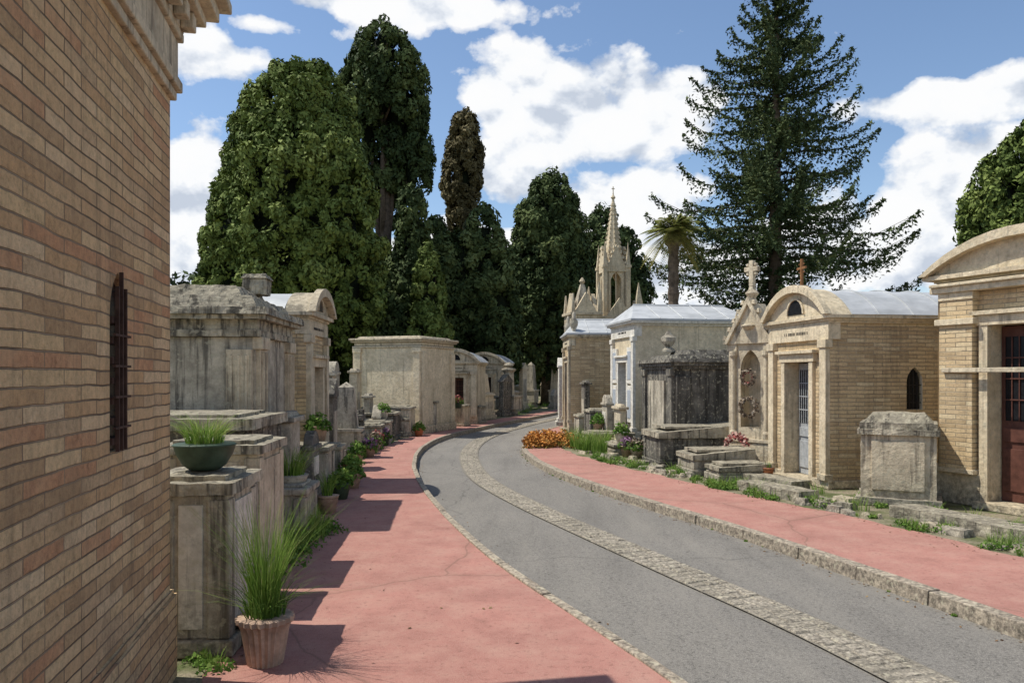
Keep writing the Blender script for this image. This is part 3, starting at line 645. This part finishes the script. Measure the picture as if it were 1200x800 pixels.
for k,(x,yy,w_,h_) in enumerate([(-3.0,18.9,.8,.55),(-3.0,20.1,.8,.7),(-2.75,21.2,.7,.8),(-2.2,22.8,.7,.9),(-1.9,23.9,.7,.6),(-1.5,25.2,.7,.7),(-1.0,26.6,.6,.6)]):
    chest((x,yy),L_-k*.06,w_,1.3,h_,[ST_G,ST_D,ST_L][k%3],ST_M)
for k in range(28):
    yy=27+k*.75; xx=float(fPL(yy))-random.uniform(.3,3.5); stele((xx,yy),L_-.5,random.uniform(.5,.9),random.uniform(.9,2.4),.2,random.choice(ks),random.choice([ST_G,ST_D,ST_L,ST_C]))
for k in range(18):
    yy=26.5+k*1.0; xx=float(fPR(yy))+random.uniform(.3,2.5); stele((xx,yy),L_+math.pi-.5,random.uniform(.5,.8),random.uniform(1.0,2.5),.2,random.choice(ks),random.choice([ST_G,ST_L,ST_W,ST_C]))
stele((1.55,25.6),rotu(0,-1),.5,2.2,.2,'gable',ST_W)
chapel('stone_chapel',(-1.2,33.5),(.95,-.2),1.6,2.0,2.1,ST_L,ST_L,rise=.4,entab=.2,doorw=.6,doorh=1.5,plinth=.25,ov=.1)
Rr=rotu(.12,-.99)
chest((2.62,14.35),Rr,1.0,1.6,.62,ST_D,ST_M,None,.05,.1,.14,rough=.02)
chest((2.95,13.0),Rr,.75,1.0,.34,ST_G,ST_M,None,.04,.08,.1,rough=.02)
chest((3.2,12.2),Rr,.55,.8,.22,ST_G,ST_M,None,.03,.06,.05,rough=.02)
chest((2.1,16.4),Rr,.8,.9,.22,ST_G,ST_G,None,.04,.07); chest((1.75,17.9),Rr,.8,1.0,.34,ST_L,ST_M); chest((1.9,19.3),Rr,.7,.9,.8,ST_D,ST_M); chest((1.75,20.7),Rr,.6,.6,.6,ST_G,ST_M)
stele((2.2,18.3),Rr,.5,1.2,.14,'round',ST_G); stele((2.35,17.2),Rr,.55,1.0,.14,'flat',ST_L); stele((2.0,21.6),Rr,.5,1.5,.14,'flat',ST_D)
mb=MB()
for k in range(80):
    yy=random.uniform(5.5,17); x0=float(fPR(yy))+random.uniform(.03,.75); s=random.uniform(.05,.22); mb.X=Matrix.Translation((x0+s/2,yy,0))@Matrix.Rotation(random.uniform(-.4,.4)+.3,4,'Z')
    mb.box(-s/2,s/2,-s*.8,s*.8,-.02,random.uniform(.02,.08),random.choice([ST_G,ST_L,ST_M]),.02,.02)
mb.X=Matrix.Identity(4); mb.obj('rubble_stones',None,0,rough=.035,lv=3)
mb=MB()
for a,b_ in (((4.95,7.0),(5.35,8.2)),((4.55,8.1),(5.1,9.0)),((3.35,11.2),(3.95,10.1)),((3.5,12.0),(4.3,11.2))):
    cx,cy=(a[0]+b_[0])/2,(a[1]+b_[1])/2; mb.X=Matrix.Translation((cx,cy,0))@Matrix.Rotation(rotu(.4,-.917),4,'Z'); mb.box(-.6,.6,-.16,.2,-.01,.13,ST_M)
mb.X=Matrix.Identity(4); mb.obj('grave_border',None,0,rough=.03)

# ---- gothic spire monument
g=group('gothic_spire_monument',(3.95,30,0),.15); mb=MB(); SP=ST_C
mb.bc(0,0,2.3,2.3,0,.4,ST_L); mb.bc(0,0,1.8,1.8,.4,3.7,SP); mb.bc(0,0,1.95,1.95,3.7,3.9,ST_L)
for r in range(4):
    mb.X=Matrix.Rotation(r*math.pi/2,4,'Z')
    mb.archwall(-.42,.42,4.1,5.8,-.42,-.30,-.22,.22,4.25,5.25,'pointed',SP); mb.box(-.015,.015,-.38,-.34,4.25,5.6,SP)
    mb.prism_y([(-.44,5.65),(.44,5.65),(0,6.7)],-.48,-.38,SP)
    for k in range(5):
        for sx in (-1,1): mb.bc(sx*(.43-.085*k),-.44,.08,.11,5.75+k*.2,5.86+k*.2,SP,.02)
    mb.bc(.46,-.46,.16,.16,3.9,5.8,SP); mb.bc(.46,-.46,.22,.22,5.8,5.9,SP); mb.bc(.46,-.46,.16,.16,5.9,6.8,SP,.075)
    mb.bc(.78,-.78,.24,.24,3.9,4.5,SP); mb.bc(.78,-.78,.22,.22,4.5,5.2,SP,.10)
    mb.prism_y([(-.5,3.9),(.5,3.9),(0,4.6)],-.9,-.8,SP)
mb.X=Matrix.Identity(4); mb.bc(0,0,1.0,1.0,3.9,4.1,ST_L)
mb.lathe([(.42,5.8),(.36,6.2),(.05,8.5),(.03,8.6)],0,0,SP,8); mb.bc(0,0,.7,.7,5.72,5.8,SP)
for k in range(12):
    q=k/12; rr=.37*(1-q*.9)
    for j in range(8): mb.bc(rr*math.cos(j*.785),rr*math.sin(j*.785),.07,.07,6.25+q*2.2,6.34+q*2.2,SP,.015)
mb.lathe([(.03,8.5),(.10,8.6),(.03,8.7),(.02,8.8)],0,0,SP,8); cross_mb(mb,0,0,8.78,.25,.12,.03,SP); mb.obj('spire',g)
g=group('gothic_pinnacle_tomb',(2.65,29,0),.2); mb=MB(); mb.bc(0,0,1.1,1.1,0,3.9,ST_L); mb.bc(0,0,1.25,1.25,3.9,4.0,ST_L)
for r in range(4):
    mb.X=Matrix.Rotation(r*math.pi/2,4,'Z'); mb.prism_y([(-.45,4.0),(.45,4.0),(0,4.75)],-.5,-.36,ST_C); mb.bc(.5,-.5,.15,.15,4,4.7,ST_L,.05)
mb.X=Matrix.Identity(4); mb.bc(0,0,.7,.7,4.0,5.1,ST_G,.28); mb.lathe([(.05,5.1),(.12,5.2),(.03,5.35)],0,0,ST_L,8); mb.obj('stonework',g,.01)

# ------------------------------------------------------------ trees
def prof(t_,k,e=.48): 
    return np.sin(np.pi*np.clip(t_,0.015,.993)**k)**e
def tree(name,x,y,lobes,mat,clump=.42,nl=80,leaf=.12,dens=1.0,trunk=.35,th=None,core=.66,stretch=1.35,limbs=True,k=.66,bulge=1.0):
    g=group(name,(x,y,0)); zt=th or max(l[3] for l in lobes)*.8
    tb=MB(); tb.tube([(0,0,-.1),(0,0,zt*.3),(.1,.05,zt*.6),(0,0,zt)],[trunk*1.3,trunk,trunk*.6,trunk*.15],BARK,9)
    if limbs:
        for dx,dy,z0,z1,R in lobes:
            zc=(z0+z1)/2; tb.tube([(0,0,max(.8,z0*.55)),(dx*.5,dy*.5,max(1.2,z0*.55)+.35*(zc-z0*.5)),(dx,dy,zc)],[trunk*.5,trunk*.32,trunk*.1],BARK,6)
            for q_ in range(6):
                a=random.uniform(0,6.28); zz=z0+(z1-z0)*random.uniform(.0,.7); q=R*.7
                tb.tube([(dx*.6,dy*.6,zz-.5),(dx+q*.5*math.cos(a),dy+q*.5*math.sin(a),zz+.1),(dx+q*math.cos(a),dy+q*math.sin(a),zz+.9)],[trunk*.2,trunk*.12,.02],BARK,5)
    tb.obj('trunk',g,0,True)
    Vs=[];vr=[]
    for li,(dx,dy,z0,z1,R) in enumerate(lobes):
        H=z1-z0; area=2*math.pi*R*.8*H; nc=int(area/(clump*clump*1.4)*dens)+6
        tt=rng.random(nc*3); keep=rng.random(nc*3)<np.maximum(prof(tt,k),.3); tt=tt[keep][:nc]; nc=len(tt)
        th_=rng.uniform(0,2*np.pi,nc)
        nb=max(8,int(area/3.6)); bt_=rng.random(nb); bth=rng.uniform(0,2*np.pi,nb); bam=rng.uniform(.4,1.35,nb)
        dth=np.angle(np.exp(1j*(th_[:,None]-bth[None,:])))*R; dz=(tt[:,None]-bt_[None,:])*H
        gs=np.exp(-(dth**2+(dz*.65)**2)/(2*.5**2))*bam; bul=np.clip(gs.max(1),0,1.25)
        lump=.84+.30*bulge*bul*min(1,1.6/R)**.5+.035*rng.normal(size=nc)
        rr=R*prof(tt,k)*lump*np.where(rng.random(nc)<.85,rng.uniform(.92,1.02,nc),rng.uniform(.6,.9,nc))
        C=np.stack([dx+rr*np.cos(th_),dy+rr*np.sin(th_),z0+tt*H],1)
        ok=np.ones(nc,bool)
        for lj,(ex,ey,e0,e1,ER) in enumerate(lobes):
            if lj==li: continue
            q=(C[:,2]-e0)/(e1-e0); ins=(q>.05)&(q<.93)&(np.hypot(C[:,0]-ex,C[:,1]-ey)<.74*ER*prof(np.clip(q,0,1),k)); ok&=~ins
        C=C[ok];tt=tt[ok];th_=th_[ok];bul=bul[ok];rr=rr[ok];lump=lump[ok];nc=len(tt)
        cs=clump*rng.uniform(.55,1.25,nc); cr=rng.random(nc)
        d=nrm(rng.normal(size=(nc,nl,3)).reshape(-1,3)).reshape(nc,nl,3)
        out=np.stack([np.cos(th_),np.sin(th_),np.full(nc,.6)],1)[:,None,:]
        d=nrm((d+out*.5).reshape(-1,3)).reshape(nc,nl,3)
        Pp=C[:,None,:]+d*cs[:,None,None]*np.array([1,1,stretch])*(rng.random((nc,nl,1))**.3)
        Nn=nrm((d+.45*rng.normal(size=d.shape)).reshape(-1,3)); Pp=Pp.reshape(-1,3)
        Vs.append(leafV(Pp,Nn,leaf,1.9,up=1.2))
        v=.24*cr[:,None]+.32*np.clip(bul,0,1)[:,None]+.24*(d[:,:,2]*.5+.5)+.24*rng.random((nc,nl))  # crevice shade painted into leaf tone: darker between bulges, plus random variation
        inner=(rr/np.maximum(R*prof(tt,k)*lump,.01)); v=v*np.clip((inner-.3)/.6,.3,1)[:,None]  # inner clumps painted darker still, as crown-depth shade
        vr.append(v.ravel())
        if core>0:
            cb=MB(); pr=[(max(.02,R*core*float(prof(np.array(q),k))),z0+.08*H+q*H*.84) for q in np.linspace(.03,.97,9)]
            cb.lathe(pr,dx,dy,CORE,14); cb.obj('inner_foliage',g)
    quads_obj('crown',np.concatenate(Vs),np.concatenate(vr),mat,g); return g
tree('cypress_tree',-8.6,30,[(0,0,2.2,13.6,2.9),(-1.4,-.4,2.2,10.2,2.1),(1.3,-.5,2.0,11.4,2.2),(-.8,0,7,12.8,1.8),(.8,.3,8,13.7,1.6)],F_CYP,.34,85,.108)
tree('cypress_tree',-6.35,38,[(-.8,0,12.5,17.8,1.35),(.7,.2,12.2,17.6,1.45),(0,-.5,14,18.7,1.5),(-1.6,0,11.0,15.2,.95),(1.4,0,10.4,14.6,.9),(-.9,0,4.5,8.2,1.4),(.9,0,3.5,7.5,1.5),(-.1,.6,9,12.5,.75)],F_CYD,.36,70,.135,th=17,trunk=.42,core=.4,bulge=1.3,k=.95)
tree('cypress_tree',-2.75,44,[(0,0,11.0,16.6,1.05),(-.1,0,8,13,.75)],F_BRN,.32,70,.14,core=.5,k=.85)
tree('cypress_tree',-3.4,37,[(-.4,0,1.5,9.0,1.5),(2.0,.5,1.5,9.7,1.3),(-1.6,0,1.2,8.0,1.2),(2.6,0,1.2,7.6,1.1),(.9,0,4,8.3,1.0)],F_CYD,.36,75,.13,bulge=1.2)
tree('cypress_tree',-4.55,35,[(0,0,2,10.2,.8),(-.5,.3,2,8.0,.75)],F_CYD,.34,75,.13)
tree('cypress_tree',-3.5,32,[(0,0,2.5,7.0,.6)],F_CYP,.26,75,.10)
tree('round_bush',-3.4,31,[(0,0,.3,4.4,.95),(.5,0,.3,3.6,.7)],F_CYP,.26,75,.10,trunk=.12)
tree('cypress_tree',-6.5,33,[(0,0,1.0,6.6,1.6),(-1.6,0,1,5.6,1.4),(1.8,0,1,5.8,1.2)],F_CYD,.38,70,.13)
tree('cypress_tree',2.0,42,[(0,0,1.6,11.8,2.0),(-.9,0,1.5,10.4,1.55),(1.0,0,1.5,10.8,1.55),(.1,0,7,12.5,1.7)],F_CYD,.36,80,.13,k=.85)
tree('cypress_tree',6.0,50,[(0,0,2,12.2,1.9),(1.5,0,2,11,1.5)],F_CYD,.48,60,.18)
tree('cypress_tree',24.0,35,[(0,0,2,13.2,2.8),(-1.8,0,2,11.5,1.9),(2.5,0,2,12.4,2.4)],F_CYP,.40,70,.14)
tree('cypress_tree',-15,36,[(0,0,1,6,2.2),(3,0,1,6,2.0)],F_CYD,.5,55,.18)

def spruce(name,x,y,H,R):
    g=group(name,(x,y,0)); tb=MB(); tb.tube([(0,0,-.1),(0,0,H*.4),(.06,0,H*.8),(0,0,H)],[.32,.22,.08,.02],BARK,9)
    Vs=[];vr=[]; z=2.2
    while z<H-.2:
        fr=1-z/H; Lm=R*min(1.0,1.55*fr**.85)
        nb=random.choice([5,5,6,7])
        for k in range(nb):
            a=random.uniform(0,6.283); L=Lm*random.choice([random.uniform(.45,.8),random.uniform(.8,1.08)])
            ca,sa=math.cos(a),math.sin(a); n=max(6,int(L/.085)); s=np.linspace(.06,1,n)
            up0=.10+.35*(z/H); droop=.50+.2*random.random()
            zz=z+L*(up0*s-droop*s*s+.50*s**4)
            bp=np.stack([ca*L*s,sa*L*s,zz],1)
            ii=[int(v) for v in np.linspace(0,n-2,5)]
            tb.tube([tuple(bp[0]*[0.1,.1,1])]+[tuple(bp[v]) for v in ii[1:]],[.04*L/R+.012,.026,.018,.010,.005],BARK,4)
            per=np.array([-sa,ca,0]); cr=random.random()
            for sg in (-1,1):
                tw=(.50*np.sin(np.pi*np.clip(s,0,1)**.8)+.12)*min(1,L/2.2)*rng.uniform(.35,1.15,n)
                for q in np.linspace(.05,1,6):
                    keep=rng.random(n)<.9
                    off=(tw*q)[:,None]; Pp=bp+sg*per*off*.8+np.array([ca,sa,0])*off*.5+np.array([0,0,-1])*(off*(.35+.8*q))
                    Pp=(Pp+rng.normal(size=Pp.shape)*.035)[keep]
                    Nn=nrm(np.array([0,0,.5])+.8*rng.normal(size=Pp.shape)); 
                    Vs.append(leafV(Pp,Nn,.066,2.4)); vr.append(.3*cr+.25*(1-q)+.45*rng.random(len(Pp)))
            for _ in range(2): Vs.append(leafV(bp+rng.normal(size=bp.shape)*.03,nrm(rng.normal(size=bp.shape)),.08,2.3)); vr.append(.4+.5*rng.random(n))
        z+=random.uniform(.26,.42)
    tb.obj('trunk',g,0,True); quads_obj('needles',np.concatenate(Vs),np.clip(np.concatenate(vr),0,1),F_SPR,g)
spruce('spruce_tree',9.6,28,17.6,4.8)

# palm
g=group('palm_tree',(5.15,24.5,0)); tb=MB(); pr=[]
for k in range(24): pr.append((.17+.04*(k%2)-.001*k,k*.25))
tb.lathe(pr+[(.28,5.85),(.26,6.2),(.1,6.4)],0,0,BARK,10); tb.obj('trunk',g)
Vs=[];vr=[]
for k in range(110):
    a=random.uniform(0,6.283); e=random.uniform(-.9,1.4); L=random.uniform(.85,1.2); s=np.linspace(.1,1,24)
    bp=np.stack([math.cos(a)*L*(math.cos(e)*s),math.sin(a)*L*(math.cos(e)*s),6.25+L*(math.sin(e)*s-.5*s*s)],1); per=np.array([-math.sin(a),math.cos(a),0])
    for sg in (-1,1):
        ll=.24*np.sin(np.pi*(s*.85+.1)); tip=bp+sg*per*ll[:,None]+np.array([math.cos(a),math.sin(a),0])*ll[:,None]*.6-np.array([0,0,.4])*ll[:,None]
        wv=np.array([math.cos(a),math.sin(a),0])*.016
        Vs.append(np.stack([bp-wv,bp+wv,tip+wv*.3,tip-wv*.3],1).reshape(-1,3)); vr.append(np.clip((.45 if e>-.3 else .85)+.25*rng.normal(size=len(s)),0,1))
quads_obj('fronds',np.concatenate(Vs),np.concatenate(vr),F_PAL,g)

Vs=[];vr=[]
for a in np.arange(-75,76,1.6):
    for kk in range(2):
        aa=math.radians(a+random.uniform(-.8,.8)); d=random.uniform(62,90); h=random.uniform(4,8.5); c=(d*math.sin(aa),d*math.cos(aa),0)
        V,v=blob_leaves(c,(random.uniform(2.5,4),3,h),380,.5,random.uniform(-.2,.1)); Vs.append(V); vr.append(v)
quads_obj('distant_trees',np.concatenate(Vs),np.clip(np.concatenate(vr),0,1),F_CYD)

# ------------------------------------------------------------ plants, pots
def pot_grass(name,loc,prof_,m,n,h,sp_,z,flute=0,lean=.35,nseg=24,w=.008):
    g=group(name,loc); mb=MB(); mb.lathe(prof_,0,0,m,nseg,flute); mb.obj('pot',g,0,flute==0)
    mb=MB(); r=prof_[-1][0]; mb.lathe([(r*.95,prof_[-1][1]-.03),(r*.6,prof_[-1][1]-.005),(r*.1,prof_[-1][1]+.01)],0,0,SOIL,14); mb.obj('soil',g)
    V,v=blades(0,0,z,n,h,sp_,lean,w); quads_obj('grass',V,v,F_GRS,g); return g
g=pot_grass('fluted_flower_pot',(-1.42,4.42,0),[(.10,0),(.105,.02),(.135,.2),(.15,.235),(.165,.245),(.165,.27),(.15,.275)],TERRA,340,.78,.13,.25,.09,.40,44,.0034)
V,v=blades(0,0,.25,180,.40,.17,1.1,.004); quads_obj('drooping_grass',V,v,F_WEED,g)
pot_grass('plastic_flower_pot',(-1.62,4.75,0),[(.06,0),(.08,.16),(.09,.165),(.085,.17)],BPL,12,.15,.05,.15)
pot_grass('green_bowl_planter',(-1.94,4.85,1.06),[(.09,0),(.13,.03),(.17,.10),(.185,.15),(.195,.155),(.18,.165)],GPL,330,.28,.18,.15,0,.9,24,.0032)
pot_grass('stone_planter_grass',(-2.36,8.15,.5),[(.15,0),(.2,.1)],ST_G,260,.42,.24,.06,0,.6,24,.005)
pot_grass('terracotta_flower_pot',(4.0,12.0,0),[(.06,0.06),(.09,.2),(.1,.21)],TERO,25,.15,.05,.19)
pot_grass('terracotta_flower_pot',(-2.22,9.25,0),[(.09,0),(.13,.2),(.14,.21)],TERRA,90,.4,.1,.19,0,.6,24,.005)
for (x,yy,z,m,pm) in [(-3.05,18.3,.0,F_PUR,GPL),(-2.95,14.6,0,F_WEED,TERRA),(-2.55,21,.0,F_WEED,TERO),(-3.2,19.1,.58,F_WEED,ST_W),(-2.35,11.3,0,F_WEED,TERRA),(2.3,16.2,.25,F_WEED,ST_W),(2.5,15.4,.0,F_DRY,ST_G),(-3.0,16.9,0,F_DRY,ST_G),(2.05,18.3,.36,F_WEED,TERRA),(-1.7,24.3,.62,F_RED,GPL),(2.35,15.7,0,F_PUR,TERRA),(-3.1,17.6,0,F_RED,TERO),(-2.6,12.4,0,F_WEED,TERO),(-2.3,10.3,0,F_WEED,GPL),(-2.9,15.6,0,F_PUR,TERRA),(-2.75,10.9,.72,F_WEED,TERRA)]:
    g=group('flower_pot',(x,yy,z)); mb=MB(); mb.lathe([(.09,0),(.14,.2),(.15,.21),(.14,.22)],0,0,pm,14); mb.obj('pot',g,0,True)
    V,v=blob_leaves((0,0,.2),(.18,.18,.22),150,.045); quads_obj('flowers',V,v,m,g); V,v=blob_leaves((0,0,.16),(.2,.2,.18),220,.05); quads_obj('leaves',V,v,F_WEED,g)
Vs=[];vr=[]
for k in range(26):
    V,v=blob_leaves((.95+random.uniform(-.55,.45),18.4+random.uniform(-.9,.9),0),(.22,.22,random.uniform(.2,.38)),170,.045); Vs.append(V);vr.append(v)
quads_obj('orange_flower_bed',np.concatenate(Vs),np.concatenate(vr),F_ORG)
Vs=[];vr=[]
for k in range(11):
    V,v=blades(1.85+random.uniform(-.5,.4),17.0+random.uniform(-1.0,.9),.05,60,.5,.16,.4,.008); Vs+=V;vr+=v
quads_obj('ornamental_grass',Vs,vr,F_GRS)
Vs=[];vr=[];BV=[];bvv=[]
def weed(x,y,s,z=0.0):
    if random.random()<.65:
        V,v=blob_leaves((x,y,z),(s*1.2,s*1.2,s*.7),int(90+380*s),.016+.04*s); Vs.append(V);vr.append(v)
    V,v=blades(x,y,z,int(16+80*s),s*1.5,s*.9,.55,.004); BV.extend(V); bvv.extend(v)
for k in range(100):
    yy=random.uniform(5,21); weed(float(fPR(yy))+abs(random.gauss(0,.25))+.02,yy,random.uniform(.03,.13))
for k in range(60): yy=random.uniform(6.0,11.5); weed(float(fPR(yy))+random.uniform(.1,1.2),yy,random.uniform(.05,.19))
for k in range(20): yy=random.uniform(11.5,17); weed(float(fPR(yy))+random.uniform(.2,.8),yy,random.uniform(.08,.2))
for k in range(90):
    yy=random.uniform(5.2,20); weed(float(fPL(yy))-abs(random.gauss(0,.12))+.02,yy,random.uniform(.03,.14))
for k in range(20): weed(-2.15+random.uniform(-.12,.14),7.4+random.uniform(-1.0,1.2),random.uniform(.12,.28))
for k in range(8): weed(-1.72+random.uniform(-.1,.12),4.6+random.uniform(-.3,.5),random.uniform(.07,.12))
for k in range(90): yy=random.uniform(12,45); weed(float(fPL(yy))-random.uniform(.3,3),yy,random.uniform(.1,.35))
for k in range(80): yy=random.uniform(16,45); weed(float(fPR(yy))+random.uniform(.1,2.2),yy,random.uniform(.1,.35))
for k in range(20): yy=random.uniform(5,20); weed(float(fR(yy))-.01,yy,random.uniform(.01,.022),-.1)
quads_obj('weeds',np.concatenate(Vs),np.concatenate(vr),F_WEED); quads_obj('grass_tufts',BV,bvv,F_GRS)
P=[]
for k in range(1500):
    yy=random.uniform(3.5,24); r=random.random()
    if r<.3: P.append((float(fR(yy))-abs(random.gauss(0,.10))-.01,yy,-.096))
    elif r<.45: P.append((float(fL(yy))+abs(random.gauss(0,.10))+.01,yy,-.096))
    elif r<.75: P.append((float(fPR(yy))-abs(random.gauss(0,.15)),yy,.006))
    elif r<.92: P.append((float(fPL(yy))+abs(random.gauss(0,.12)),yy,.006))
    else: P.append((random.uniform(float(fPL(yy)),float(fL(yy))-.15),yy,.006))
P=np.array(P); quads_obj('fallen_leaves',leafV(P,nrm(np.array([0,0,1.])+.25*rng.normal(size=P.shape)),.016,1.7),rng.random(len(P)),F_LIT)
